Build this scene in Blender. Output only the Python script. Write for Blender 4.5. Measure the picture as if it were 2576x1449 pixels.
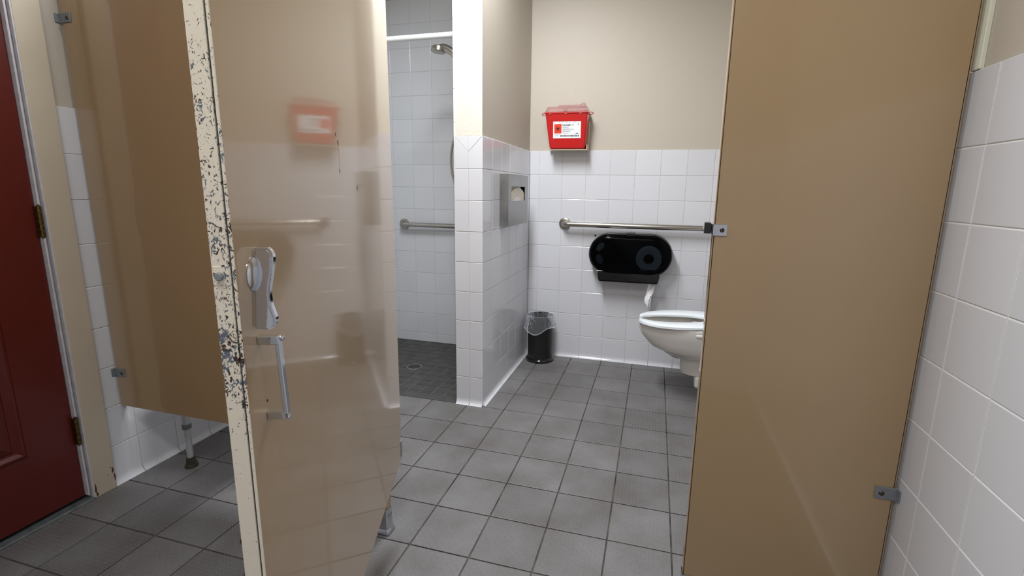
import bpy, bmesh, math, random
from mathutils import Vector, Matrix
random.seed(7)
S = bpy.context.scene
for o in list(bpy.data.objects): bpy.data.objects.remove(o)
COL = S.collection

# ------------------------------------------------------------------ camera
def rad(a): return math.radians(a)
CAMH = 1.122
def cam_axes(pitch, yaw, roll):
    p, y, r = rad(pitch), rad(yaw), rad(roll)
    fw = Vector((math.sin(y)*math.cos(p), math.cos(y)*math.cos(p), -math.sin(p)))
    rt = Vector((math.cos(y), -math.sin(y), 0)); up = rt.cross(fw)
    r2 = math.cos(r)*rt + math.sin(r)*up
    return r2, r2.cross(fw), fw
cam_d = bpy.data.cameras.new('camera'); cam = bpy.data.objects.new('camera', cam_d); COL.objects.link(cam)
R_, U_, F_ = cam_axes(11.0143, -15.583, .7959)
cam.matrix_world = Matrix(((R_.x, U_.x, -F_.x, 0), (R_.y, U_.y, -F_.y, 0), (R_.z, U_.z, -F_.z, CAMH), (0, 0, 0, 1)))
cam_d.sensor_fit = 'HORIZONTAL'; cam_d.sensor_width = 36.0
cam_d.lens = 1212.66*36/2576
cam_d.shift_x = -16.8/2576; cam_d.shift_y = -11.0/2576
cam_d.clip_start = .02
S.camera = cam

# ------------------------------------------------------------------ world, lights, exposure
w = bpy.data.worlds.new('world'); S.world = w; w.use_nodes = True
w.node_tree.nodes['Background'].inputs[0].default_value = (.85, .9, 1, 1)
w.node_tree.nodes['Background'].inputs[1].default_value = .15
def area(name, loc, sx, sy, power, col=(1, 1, 1), rot=(0, 0, 0)):
    l = bpy.data.lights.new(name, 'AREA'); l.shape = 'RECTANGLE'; l.size = sx; l.size_y = sy
    l.energy = power; l.color = col
    o = bpy.data.objects.new(name, l); o.location = loc; o.rotation_euler = rot; COL.objects.link(o); return o
area('lamp_light', (-.68, 1.68, 2.478), .26, 1.2, 43, (.93, .97, 1.0))
area('lamp_light', (-.34, -.15, 2.478), .9, .26, 13.5, (.93, .97, 1.0))
S.view_settings.view_transform = 'Standard'; S.view_settings.look = 'None'
S.view_settings.gamma = 1.0; S.view_settings.use_curve_mapping = False
S.view_settings.exposure = 0.40

# ------------------------------------------------------------------ layout numbers (metres)
T = .1524
XL, XR, YB, YF, ZC = -1.9085, .6044, 3.1426, -.35, 2.5
XS, XP, YP = -.8109, -.9586, 2.2336
TT = .007            # tile thickness; wall slabs sit TT behind the tile face
TOP = 9*T
F0X, F0Y, FT = -.8938, 1.8256, .2024
SHZ = [0.0, .0639] + [.0639 + k*T for k in range(1, 15)] + [2.35]

# ------------------------------------------------------------------ materials
def lin(c):
    return tuple(((v/255)/12.92 if v/255 <= .04045 else ((v/255+.055)/1.055)**2.4) for v in c) + (1,)
def newmat(name):
    m = bpy.data.materials.new(name); m.use_nodes = True
    return m, m.node_tree, m.node_tree.nodes['Principled BSDF']
def N(nt, typ, **kw):
    n = nt.nodes.new(typ)
    for k, v in kw.items():
        if k.startswith('i_'): n.inputs[k[2:].replace('_', ' ')].default_value = v
        else: setattr(n, k, v)
    return n
def simple(name, rgb, rough=.5, metal=0, coat=0, spec=.5, ior=1.5, noise=0, nscale=40, bump=0, bscale=200, var=0, rvar=0, bdist=.001):
    m, nt, b = newmat(name)
    b.inputs['Base Color'].default_value = lin(rgb); b.inputs['Roughness'].default_value = rough
    b.inputs['Metallic'].default_value = metal; b.inputs['Coat Weight'].default_value = coat
    b.inputs['Coat Roughness'].default_value = .06
    b.inputs['IOR'].default_value = ior; b.inputs['Specular IOR Level'].default_value = spec
    geo = N(nt, 'ShaderNodeNewGeometry')
    colsock = None
    if noise or var:
        rgbn = N(nt, 'ShaderNodeRGB'); rgbn.outputs[0].default_value = lin(rgb); colsock = rgbn.outputs[0]
        hsv = N(nt, 'ShaderNodeHueSaturation'); nt.links.new(colsock, hsv.inputs['Color'])
        val = None
        if noise:
            nz = N(nt, 'ShaderNodeTexNoise'); nz.inputs['Scale'].default_value = nscale; nz.inputs['Detail'].default_value = 5
            nt.links.new(geo.outputs['Position'], nz.inputs['Vector'])
            mr = N(nt, 'ShaderNodeMapRange'); mr.inputs['From Min'].default_value = .3; mr.inputs['From Max'].default_value = .7
            mr.inputs['To Min'].default_value = 1-noise; mr.inputs['To Max'].default_value = 1+noise*.6
            nt.links.new(nz.outputs['Fac'], mr.inputs['Value']); val = mr.outputs[0]
            if rvar:
                mr3 = N(nt, 'ShaderNodeMapRange'); mr3.inputs['From Min'].default_value = .3; mr3.inputs['From Max'].default_value = .7
                mr3.inputs['To Min'].default_value = max(0, rough-rvar); mr3.inputs['To Max'].default_value = rough+rvar
                nt.links.new(nz.outputs['Fac'], mr3.inputs['Value']); nt.links.new(mr3.outputs[0], b.inputs['Roughness'])
        if var:
            oi = N(nt, 'ShaderNodeObjectInfo')
            mr2 = N(nt, 'ShaderNodeMapRange'); mr2.inputs['To Min'].default_value = 1-var; mr2.inputs['To Max'].default_value = 1+var*.5
            nt.links.new(oi.outputs['Random'], mr2.inputs['Value'])
            if val:
                mu = N(nt, 'ShaderNodeMath', operation='MULTIPLY'); nt.links.new(val, mu.inputs[0]); nt.links.new(mr2.outputs[0], mu.inputs[1]); val = mu.outputs[0]
            else: val = mr2.outputs[0]
        nt.links.new(val, hsv.inputs['Value']); nt.links.new(hsv.outputs[0], b.inputs['Base Color'])
    if bump:
        bz = N(nt, 'ShaderNodeTexNoise'); bz.inputs['Scale'].default_value = bscale; bz.inputs['Detail'].default_value = 3
        nt.links.new(geo.outputs['Position'], bz.inputs['Vector'])
        bp = N(nt, 'ShaderNodeBump'); bp.inputs['Strength'].default_value = bump; bp.inputs['Distance'].default_value = bdist
        nt.links.new(bz.outputs['Fac'], bp.inputs['Height']); nt.links.new(bp.outputs[0], b.inputs['Normal'])
        if coat: nt.links.new(bp.outputs[0], b.inputs['Coat Normal'])
    return m
M = {}
M['paint'] = simple('wall_paint', (186, 177, 164), .55, bump=.15, bscale=160, bdist=.0015)
M['paint_rough'] = simple('wall_paint_textured', (216, 210, 198), .5, bump=.55, bscale=130, bdist=.002)
M['ceiling'] = simple('ceiling_paint', (225, 222, 214), .8)
M['tile'] = simple('white_glazed_tile', (212, 212, 217), .12, bump=.03, bscale=25, var=.035, bdist=.002)
M['tile_sh'] = simple('shower_glazed_tile', (220, 223, 228), .16, bump=.04, bscale=25, var=.03, bdist=.002)
M['grout'] = simple('wall_grout', (200, 197, 191), .9, noise=.14, nscale=30)
M['grout_white'] = simple('white_wall_grout', (238, 236, 232), .9, noise=.08, nscale=30)
M['fgrout'] = simple('floor_grout', (84, 76, 69), .9, noise=.8, nscale=11)
M['shgrout'] = simple('shower_floor_grout', (138, 134, 128), .85, noise=.15, nscale=18)
M['mosaic'] = simple('shower_floor_tile', (72, 71, 70), .45, noise=.3, nscale=22, var=.2)
M['enamel'] = simple('beige_enamel', (167, 140, 104), .3, coat=1.0, bump=.03, bscale=120, noise=.03, nscale=3, bdist=.0008)
M['cap'] = simple('beige_enamel_edge', (190, 160, 120), .35, coat=.5)
M['cream'] = simple('cream_paint', (190, 177, 158), .4, coat=.2, noise=.04, nscale=9)
M['red'] = simple('red_door_paint', (86, 18, 11), .38, coat=.25, bump=.1, bscale=60, noise=.08, nscale=6)
M['white_strip'] = simple('white_weatherstrip', (196, 192, 196), .5, noise=.12, nscale=40)
M['chrome'] = simple('polished_chrome', (205, 208, 214), .09, metal=1)
M['satin'] = simple('brushed_stainless', (176, 172, 165), .28, metal=1, noise=.06, nscale=60)
M['stainless'] = simple('stainless_sheet', (160, 160, 158), .36, metal=1, noise=.12, nscale=14, rvar=.08)
M['zinc'] = simple('grey_painted_bracket', (132, 137, 142), .45, metal=.3, noise=.1, nscale=70)
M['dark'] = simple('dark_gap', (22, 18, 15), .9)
M['screw'] = simple('dark_screw', (90, 80, 72), .3, metal=1)
M['brass'] = simple('aged_brass', (120, 100, 58), .4, metal=1, noise=.45, nscale=120)
M['bronze'] = simple('dull_bronze', (120, 104, 84), .4, metal=1, noise=.3, nscale=90)
M['black'] = simple('black_plastic', (10, 11, 13), .12, coat=.4)
M['blackmatte'] = simple('black_bin_paint', (19, 16, 15), .42)
M['china'] = simple('toilet_vitreous_china', (218, 214, 208), .1, coat=.5)
M['seat'] = simple('white_seat_plastic', (228, 233, 238), .18)
M['whiteplastic'] = simple('white_rod_plastic', (230, 236, 238), .3)
M['sharps'] = simple('red_plastic', (180, 15, 21), .25, coat=.3, noise=.05, nscale=20)
M['tan'] = simple('tan_bracket_plastic', (196, 184, 158), .5)
M['cover_paper'] = simple('cream_cover_paper', (226, 220, 206), .85)
M['paper'] = simple('white_paper', (232, 232, 234), .85)
M['label'] = simple('label_white', (226, 228, 233), .4)
M['ink'] = simple('black_ink', (24, 22, 24), .5)
M['greyink'] = simple('grey_ink', (120, 120, 124), .5)
M['orange'] = simple('fluorescent_orange_red', (214, 52, 24), .45)
M['alu'] = simple('grey_aluminium_tube', (188, 190, 194), .4, metal=.35)
M['rubber'] = simple('brown_grey_rubber', (62, 56, 44), .7, noise=.3, nscale=60)
M['greyplastic'] = simple('grey_plastic', (110, 110, 110), .5)
M['threshold'] = simple('aluminium_threshold', (128, 134, 136), .45, metal=.6, noise=.3, nscale=40)
M['conc'] = simple('dark_trowelled_mortar', (74, 73, 72), .65, noise=.25, nscale=14)
M['rust'] = simple('rust', (78, 44, 32), .8, noise=.3, nscale=200)
M['seam'] = simple('dark_teal_steel_seam', (58, 68, 72), .5)
M['grout_sh'] = simple('shower_wall_grout', (206, 207, 208), .8, noise=.1, nscale=20)
M['rust_line'] = simple('brown_stained_caulk', (110, 88, 66), .8, noise=.3, nscale=60)
M['grate'] = simple('dark_drain_grate', (74, 74, 72), .4, metal=.5)
M['caulk'] = simple('white_caulk', (226, 226, 208), .5)

def mat_floor():
    m, nt, b = newmat('quarry_floor_tile')
    L = nt.links.new
    geo = N(nt, 'ShaderNodeNewGeometry'); oi = N(nt, 'ShaderNodeObjectInfo')
    # colour
    nz = N(nt, 'ShaderNodeTexNoise', i_Scale=5.0, i_Detail=6.0); L(geo.outputs['Position'], nz.inputs['Vector'])
    nz2 = N(nt, 'ShaderNodeTexNoise', i_Scale=90.0, i_Detail=3.0); L(geo.outputs['Position'], nz2.inputs['Vector'])
    cr = N(nt, 'ShaderNodeValToRGB'); cr.color_ramp.elements[0].position = .3; cr.color_ramp.elements[0].color = lin((97, 93, 91))
    cr.color_ramp.elements[1].position = .7; cr.color_ramp.elements[1].color = lin((118, 116, 117))
    L(nz.outputs['Fac'], cr.inputs['Fac'])
    hsv = N(nt, 'ShaderNodeHueSaturation'); L(cr.outputs[0], hsv.inputs['Color'])
    a = N(nt, 'ShaderNodeMapRange'); a.inputs['To Min'].default_value = .86; a.inputs['To Max'].default_value = 1.08; L(oi.outputs['Random'], a.inputs['Value'])
    c = N(nt, 'ShaderNodeMapRange'); c.inputs['To Min'].default_value = .9; c.inputs['To Max'].default_value = 1.1; L(nz2.outputs['Fac'], c.inputs['Value'])
    mu = N(nt, 'ShaderNodeMath', operation='MULTIPLY'); L(a.outputs[0], mu.inputs[0]); L(c.outputs[0], mu.inputs[1]); L(mu.outputs[0], hsv.inputs['Value'])
    b.inputs['Roughness'].default_value = .42
    # raised tread lozenges, alternating direction
    pitch = .0135
    sc = N(nt, 'ShaderNodeVectorMath', operation='SCALE'); sc.inputs['Scale'].default_value = 1/pitch; L(geo.outputs['Position'], sc.inputs[0])
    sep = N(nt, 'ShaderNodeSeparateXYZ'); L(sc.outputs[0], sep.inputs[0])
    def math2(op, x, y=None, v=None):
        n = N(nt, 'ShaderNodeMath', operation=op)
        if hasattr(x, 'links'): L(x, n.inputs[0])
        else: n.inputs[0].default_value = x
        if y is not None:
            if hasattr(y, 'links'): L(y, n.inputs[1])
            else: n.inputs[1].default_value = y
        return n.outputs[0]
    fx = math2('FLOOR', sep.outputs[0]); fy = math2('FLOOR', sep.outputs[1])
    ux = math2('SUBTRACT', math2('SUBTRACT', sep.outputs[0], fx), .5); uy = math2('SUBTRACT', math2('SUBTRACT', sep.outputs[1], fy), .5)
    par = math2('FLOORED_MODULO', math2('ADD', fx, fy), 2.0)
    sg = math2('SUBTRACT', math2('MULTIPLY', par, 2.0), 1.0)        # -1 / +1
    uyS = math2('MULTIPLY', uy, sg)
    p = math2('MULTIPLY', math2('ADD', ux, uyS), .7071); q = math2('MULTIPLY', math2('SUBTRACT', ux, uyS), .7071)
    d = math2('ADD', math2('POWER', math2('ABSOLUTE', math2('DIVIDE', p, .38)), 2.0), math2('POWER', math2('ABSOLUTE', math2('DIVIDE', q, .10)), 2.0))
    h = N(nt, 'ShaderNodeMapRange'); h.interpolation_type = 'SMOOTHSTEP'
    h.inputs['From Min'].default_value = 1.3; h.inputs['From Max'].default_value = .1; L(d, h.inputs['Value'])
    # worn in places
    nz3 = N(nt, 'ShaderNodeTexNoise', i_Scale=7.0, i_Detail=2.0); L(geo.outputs['Position'], nz3.inputs['Vector'])
    wr = N(nt, 'ShaderNodeMapRange'); wr.inputs['From Min'].default_value = .35; wr.inputs['From Max'].default_value = .6; wr.inputs['To Min'].default_value = .35; L(nz3.outputs['Fac'], wr.inputs['Value'])
    hh = math2('MULTIPLY', h.outputs[0], wr.outputs[0])
    mxc = N(nt, 'ShaderNodeMix', data_type='RGBA'); mxc.inputs['B'].default_value = lin((158, 157, 158)); L(hsv.outputs[0], mxc.inputs['A']); L(math2('MULTIPLY', hh, .8), mxc.inputs['Factor']); L(mxc.outputs['Result'], b.inputs['Base Color'])  # lozenge tops lightened: polished wear, with their glints put into the colour
    bp = N(nt, 'ShaderNodeBump', i_Strength=1.0, i_Distance=.0022); L(hh, bp.inputs['Height'])
    nz4 = N(nt, 'ShaderNodeTexNoise', i_Scale=700.0, i_Detail=2.0); L(geo.outputs['Position'], nz4.inputs['Vector'])
    bp2 = N(nt, 'ShaderNodeBump', i_Strength=.25, i_Distance=.0004); L(nz4.outputs['Fac'], bp2.inputs['Height']); L(bp.outputs[0], bp2.inputs['Normal'])
    L(bp2.outputs[0], b.inputs['Normal'])
    ro = N(nt, 'ShaderNodeMapRange'); ro.inputs['To Min'].default_value = .48; ro.inputs['To Max'].default_value = .28; L(hh, ro.inputs['Value']); L(ro.outputs[0], b.inputs['Roughness'])
    return m
M['floor'] = mat_floor()

def mat_chipped():
    m, nt, b = newmat('chipped_cream_edge'); L = nt.links.new
    geo = N(nt, 'ShaderNodeNewGeometry'); sep = N(nt, 'ShaderNodeSeparateXYZ'); L(geo.outputs['Position'], sep.inputs[0])
    mp = N(nt, 'ShaderNodeMapping'); mp.inputs['Scale'].default_value = (1, 1, .7); L(geo.outputs['Position'], mp.inputs['Vector'])
    n1 = N(nt, 'ShaderNodeTexNoise', i_Scale=240.0, i_Detail=8.0, i_Roughness=.65, i_Distortion=1.2); L(mp.outputs[0], n1.inputs['Vector'])
    n2 = N(nt, 'ShaderNodeTexNoise', i_Scale=28.0, i_Detail=2.0); L(geo.outputs['Position'], n2.inputs['Vector'])
    n3 = N(nt, 'ShaderNodeTexNoise', i_Scale=60.0, i_Detail=2.0); L(geo.outputs['Position'], n3.inputs['Vector'])
    zr = N(nt, 'ShaderNodeValToRGB'); zr.color_ramp.interpolation = 'LINEAR'
    els = zr.color_ramp.elements; els[0].position = 0; els[0].color = (0, 0, 0, 1); els[1].position = 1; els[1].color = (.25,)*3 + (1,)
    for p_, v_ in ((.40, .02), (.47, .2), (.52, .52), (.57, .9), (.64, .85), (.70, .6), (.78, .60), (.86, .64), (.93, .5)):
        e = els.new(p_); e.color = (v_,)*3 + (1,)
    mz = N(nt, 'ShaderNodeMapRange'); mz.inputs['From Min'].default_value = .35; mz.inputs['From Max'].default_value = 1.35; L(sep.outputs[2], mz.inputs['Value'])
    L(mz.outputs[0], zr.inputs['Fac'])
    thr = N(nt, 'ShaderNodeMapRange'); thr.inputs['To Min'].default_value = .69; thr.inputs['To Max'].default_value = .485; L(zr.outputs[0], thr.inputs['Value'])
    ad = N(nt, 'ShaderNodeMath', operation='MULTIPLY_ADD'); L(n2.outputs['Fac'], ad.inputs[0]); ad.inputs[1].default_value = -.22; ad.inputs[2].default_value = .11
    ad2 = N(nt, 'ShaderNodeMath', operation='ADD'); L(thr.outputs[0], ad2.inputs[0]); L(ad.outputs[0], ad2.inputs[1])
    gt = N(nt, 'ShaderNodeMath', operation='GREATER_THAN'); L(n1.outputs['Fac'], gt.inputs[0]); L(ad2.outputs[0], gt.inputs[1])
    cr = N(nt, 'ShaderNodeValToRGB'); cr.color_ramp.elements[0].position = .42; cr.color_ramp.elements[0].color = lin((62, 40, 34))
    cr.color_ramp.elements[1].position = .56; cr.color_ramp.elements[1].color = lin((92, 100, 112)); e = cr.color_ramp.elements.new(.5); e.color = lin((48, 46, 50))
    L(n3.outputs['Fac'], cr.inputs['Fac'])
    mix = N(nt, 'ShaderNodeMix', data_type='RGBA'); mix.inputs['A'].default_value = lin((222, 212, 194)); L(gt.outputs[0], mix.inputs['Factor']); L(cr.outputs[0], mix.inputs['B'])
    L(mix.outputs['Result'], b.inputs['Base Color']); b.inputs['Roughness'].default_value = .35; b.inputs['Coat Weight'].default_value = .3
    inv = N(nt, 'ShaderNodeMath', operation='SUBTRACT'); inv.inputs[0].default_value = 1; L(gt.outputs[0], inv.inputs[1])
    bp = N(nt, 'ShaderNodeBump', i_Strength=.5, i_Distance=.0004); L(inv.outputs[0], bp.inputs['Height']); L(bp.outputs[0], b.inputs['Normal'])
    return m
M['chipped'] = mat_chipped()

def mat_film(name, tint, alpha, gloss_rough, white=(220, 224, 230), fres=.6, wr=0):
    m = bpy.data.materials.new(name); m.use_nodes = True; nt = m.node_tree; nt.nodes.clear(); L = nt.links.new
    out = N(nt, 'ShaderNodeOutputMaterial'); tr = N(nt, 'ShaderNodeBsdfTransparent'); tr.inputs[0].default_value = tint
    pr = N(nt, 'ShaderNodeBsdfPrincipled'); pr.inputs['Base Color'].default_value = lin(white); pr.inputs['Roughness'].default_value = gloss_rough; pr.inputs['Coat Weight'].default_value = 1; pr.inputs['Coat Roughness'].default_value = .08
    mx = N(nt, 'ShaderNodeMixShader'); mx.inputs[0].default_value = alpha
    lw = N(nt, 'ShaderNodeLayerWeight', i_Blend=.35)
    ad = N(nt, 'ShaderNodeMath', operation='MULTIPLY_ADD'); L(lw.outputs['Fresnel'], ad.inputs[0]); ad.inputs[1].default_value = fres; ad.inputs[2].default_value = alpha
    if wr:
        geo = N(nt, 'ShaderNodeNewGeometry'); mp = N(nt, 'ShaderNodeMapping'); mp.inputs['Scale'].default_value = (1, 1, .35); L(geo.outputs['Position'], mp.inputs['Vector'])
        nz = N(nt, 'ShaderNodeTexNoise', i_Scale=48.0, i_Detail=3.0, i_Distortion=1.5); nz.noise_type = 'RIDGED_MULTIFRACTAL'; L(mp.outputs[0], nz.inputs['Vector'])
        bp = N(nt, 'ShaderNodeBump', i_Strength=1.0, i_Distance=.006); L(nz.outputs['Fac'], bp.inputs['Height']); L(bp.outputs[0], pr.inputs['Normal']); L(bp.outputs[0], pr.inputs['Coat Normal'])
        L(bp.outputs[0], lw.inputs['Normal'])
    L(ad.outputs[0], mx.inputs[0]); L(tr.outputs[0], mx.inputs[1]); L(pr.outputs[0], mx.inputs[2]); L(mx.outputs[0], out.inputs[0])
    return m
M['film'] = mat_film('clear_bin_liner', (.95, .96, .97, 1), .09, .22, fres=.35, wr=1)
M['hem'] = mat_film('liner_hem', (.9, .92, .94, 1), .35, .3)
M['lid'] = mat_film('clear_lid_plastic', (.95, .8, .8, 1), .30, .2, (214, 176, 172))
M['smoke'] = mat_film('smoked_plastic_cover', (.16, .19, .22, 1), .03, .1, (12, 14, 18))

# ------------------------------------------------------------------ object helpers
WL = {}
def tag(o, label=None, cat=None, group=None, kind=None):
    if label: o['label'] = label
    if cat: o['category'] = cat
    if group: o['group'] = group
    if kind: o['kind'] = kind
    return o
def link(name, data, loc=(0, 0, 0), parent=None):
    o = bpy.data.objects.new(name, data); COL.objects.link(o)
    loc = Vector(loc); pl = WL.get(parent.name, Vector()) if parent else Vector()
    o.parent = parent; o.location = loc - pl; WL[o.name] = loc
    return o
def thing(name, loc, label, cat, group=None):
    return tag(link(name, None, loc), label, cat, group)
def obj(name, bm, mat, parent=None, smooth=False, origin=None):
    """bm in world coordinates -> one mesh object whose origin is its own centre (or given)"""
    if smooth:
        for f in bm.faces: f.smooth = True
    bm.normal_update()
    vs = [v.co for v in bm.verts]
    if origin is None:
        lo = Vector([min(v[i] for v in vs) for i in range(3)]); hi = Vector([max(v[i] for v in vs) for i in range(3)])
        origin = Vector(((lo.x+hi.x)/2, (lo.y+hi.y)/2, lo.z))
    bmesh.ops.translate(bm, verts=bm.verts, vec=-Vector(origin))
    me = bpy.data.meshes.new(name); bm.to_mesh(me); bm.free()
    me.materials.append(M[mat] if isinstance(mat, str) else mat)
    if smooth:
        try: me.set_sharp_from_angle(angle=rad(42))
        except Exception: pass
    return link(name, me, origin, parent)
def B(): return bmesh.new()
def box(bm, lo, hi, bev=0, seg=1, rot=None, about=None):
    lo, hi = Vector(lo), Vector(hi)
    r = bmesh.ops.create_cube(bm, size=1); vs = r['verts']
    bmesh.ops.scale(bm, verts=vs, vec=hi-lo); bmesh.ops.translate(bm, verts=vs, vec=(lo+hi)/2)
    if bev:
        es = list({e for v in vs for e in v.link_edges})
        rb = bmesh.ops.bevel(bm, geom=es, offset=bev, segments=seg, affect='EDGES', profile=.5)
        vs = list({v for f in rb['faces'] for v in f.verts} | {v for v in vs if v.is_valid})
    if rot is not None: bmesh.ops.transform(bm, verts=vs, matrix=Matrix.Translation(about) @ rot @ Matrix.Translation(-Vector(about)))
    return bm
def mbox(lo, hi, bev=0, seg=1): return box(B(), lo, hi, bev, seg)
def frame_of(d):
    d = d.normalized(); a = Vector((0, 0, 1)) if abs(d.z) < .9 else Vector((1, 0, 0))
    x = a.cross(d).normalized(); return x, d.cross(x)
def tube(bm, pts, rads, seg=16, cap=True, smoothpath=0):
    pts = [Vector(p) for p in pts]
    if not hasattr(rads, '__len__'): rads = [rads]*len(pts)
    rads = list(rads)
    if smoothpath:
        P, Rr = [], []
        n = len(pts)
        for i in range(n-1):
            p0, p1, p2, p3 = pts[max(i-1, 0)], pts[i], pts[i+1], pts[min(i+2, n-1)]
            for k in range(smoothpath):
                t = k/smoothpath
                P.append(.5*((2*p1)+(p2-p0)*t+(2*p0-5*p1+4*p2-p3)*t*t+(3*p1-p0-3*p2+p3)*t**3)); Rr.append(rads[i]*(1-t)+rads[i+1]*t)
        P.append(pts[-1]); Rr.append(rads[-1]); pts, rads = P, Rr
    rings = []; px = None
    for i, p in enumerate(pts):
        d = (pts[min(i+1, len(pts)-1)] - pts[max(i-1, 0)]).normalized()
        if px is None: x, y = frame_of(d)
        else:
            x = (px - d*px.dot(d)).normalized(); y = d.cross(x)
        px = x
        rings.append([bm.verts.new(p + rads[i]*(math.cos(2*math.pi*k/seg)*x + math.sin(2*math.pi*k/seg)*y)) for k in range(seg)])
    for a, b in zip(rings, rings[1:]):
        for k in range(seg): bm.faces.new((a[k], a[(k+1) % seg], b[(k+1) % seg], b[k]))
    if cap: bm.faces.new(rings[0][::-1]); bm.faces.new(rings[-1])
    return bm
def lathe(bm, c, axis, prof, seg=32):
    """prof: list of (distance along axis, radius)"""
    c = Vector(c); axis = Vector(axis).normalized(); x, y = frame_of(axis); rings = []
    for h, r in prof:
        if r < 1e-6: rings.append([bm.verts.new(c+axis*h)])
        else: rings.append([bm.verts.new(c+axis*h+r*(math.cos(2*math.pi*k/seg)*x+math.sin(2*math.pi*k/seg)*y)) for k in range(seg)])
    for a, b in zip(rings, rings[1:]):
        for k in range(seg):
            a0, a1 = a[k % len(a)], a[(k+1) % len(a)]; b0, b1 = b[k % len(b)], b[(k+1) % len(b)]
            f = []
            for v in (a0, a1, b1, b0):
                if v not in f: f.append(v)
            if len(f) > 2: bm.faces.new(f)
    return bm
def prism(bm, poly, o, u, v, n, d0, d1, bev=0):
    """polygon (2D list) in plane o+u,v extruded along n from d0 to d1"""
    o, u, v, n = map(Vector, (o, u, v, n))
    P = lambda p, d: o + u*p[0] + v*p[1] + n*d
    lo = [bm.verts.new(P(p, d0)) for p in poly]; hi = [bm.verts.new(P(p, d1)) for p in poly]
    k = len(poly); fs = []
    fs.append(bm.faces.new(lo[::-1])); fs.append(bm.faces.new(hi))
    for i in range(k): fs.append(bm.faces.new((lo[i], lo[(i+1) % k], hi[(i+1) % k], hi[i])))
    bmesh.ops.recalc_face_normals(bm, faces=fs)
    if bev: bmesh.ops.bevel(bm, geom=[e for e in bm.edges if e.verts[0] in hi and e.verts[1] in hi], offset=bev, segments=2, affect='EDGES')
    return bm

# ------------------------------------------------------------------ tiles
def inset(poly, d):
    k = len(poly); out = []
    for i in range(k):
        p0, p1, p2 = Vector(poly[i-1]), Vector(poly[i]), Vector(poly[(i+1) % k])
        e1 = (p1-p0).normalized(); e2 = (p2-p1).normalized()
        n1 = Vector((-e1.y, e1.x)); n2 = Vector((-e2.y, e2.x))
        den = 1 + n1.dot(n2); out.append(tuple(p1 + (n1+n2)*(d/den)))
    return out
MESH = {}
def tile_mesh(key, poly, mat, t=TT, bev=.0016, gap=.0012):
    """ccw polygon in local xy, face towards +z"""
    key = (key, mat, round(t, 4), round(gap, 4))
    if key in MESH: return MESH[key]
    g = inset(poly, gap); h = inset(poly, gap+bev)
    bm = B(); k = len(poly)
    r0 = [bm.verts.new((*p, .0)) for p in g]; r1 = [bm.verts.new((*p, t-bev*.55)) for p in g]; r2 = [bm.verts.new((*p, t)) for p in h]
    for a, b in ((r0, r1), (r1, r2)):
        for i in range(k): bm.faces.new((a[i], a[(i+1) % k], b[(i+1) % k], b[i]))
    bm.faces.new(r2); bm.faces.new(r0[::-1])
    me = bpy.data.meshes.new('tile'); bm.to_mesh(me); bm.free(); me.materials.append(M[mat]); MESH[key] = me
    return me
def rect_tile(w, h, mat, t=TT, bev=.0016, gap=.0012):
    return tile_mesh((round(w, 4), round(h, 4)), [(-w/2, -h/2), (w/2, -h/2), (w/2, h/2), (-w/2, h/2)], mat, t, bev, gap)
def cove_tile(w, h, mat):
    key = ('cove', round(w, 4), mat)
    if key in MESH: return MESH[key]
    g = .0012
    prof = [(h/2-g, 0), (h/2-g, TT-.001), (h/2-g-.0016, TT), (-h/2+.030, TT), (-h/2+.020, TT+.0012), (-h/2+.012, TT+.0040), (-h/2+.006, TT+.0085), (-h/2+.0025, TT+.014), (-h/2+.0015, TT+.0165), (-h/2, TT+.0165), (-h/2, 0)]
    bm = B(); A = [bm.verts.new((-w/2+g, y, z)) for y, z in prof]; C = [bm.verts.new((w/2-g, y, z)) for y, z in prof]
    for i in range(len(prof)-1):
        f = bm.faces.new((A[i], A[i+1], C[i+1], C[i]))
    bm.faces.new(A[::-1]); bm.faces.new(C)
    bmesh.ops.recalc_face_normals(bm, faces=bm.faces)
    me = bpy.data.meshes.new('tile'); bm.to_mesh(me); bm.free(); me.materials.append(M[mat]); MESH[key] = me
    return me
def place(me, parent, c, u, v, n, name='tile', tilt=.0022):
    u, v, n = Vector(u), Vector(v), Vector(n)
    if tilt:
        n2 = (n + u*random.uniform(-tilt, tilt) + v*random.uniform(-tilt, tilt)).normalized()
        u = (u - n2*u.dot(n2)).normalized(); n = n2; v = n.cross(u)
    o = link(name, me, c, parent)
    m = Matrix((u, v, n)).transposed()
    o.rotation_euler = m.to_euler()
    return o
def wall_tiles(parent, o, u, n, us, zs, mat='tile', cove=True, grout='grout'):
    """o: point on the wall slab face with z=0; u along the wall; n out of it; us, zs grout positions"""
    o, u, n = Vector(o), Vector(u), Vector(n); v = Vector((0, 0, 1))
    if u.cross(v).dot(n) < 0:       # keep right-handed frame
        u = -u; us = sorted(-x for x in us)
    gi = .004; bm = B(); prism(bm, [(us[0]+gi, zs[0]), (us[-1]-gi, zs[0]), (us[-1]-gi, zs[-1]-.002), (us[0]+gi, zs[-1]-.002)], o, u, v, n, -.001, TT-.0016)
    bed = obj('grout_bed', bm, grout, parent)
    for a, b in zip(us, us[1:]):
        if b-a < .006: continue
        for c, d in zip(zs, zs[1:]):
            if d-c < .006: continue
            ctr = o + u*(a+b)/2 + v*(c+d)/2
            if cove and c < .001: place(cove_tile(b-a, d-c, mat), parent, ctr, u, v, n, tilt=0)
            else: place(rect_tile(b-a, d-c, mat), parent, ctr, u, v, n)
def grid(lo, hi, start, step):
    k0 = math.ceil((lo-start)/step+1e-6); out = [lo]; x = start+k0*step
    while x < hi-1e-6:
        out.append(x); x += step
    return out + [hi]
ROWS = [k*T for k in range(10)]

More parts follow.
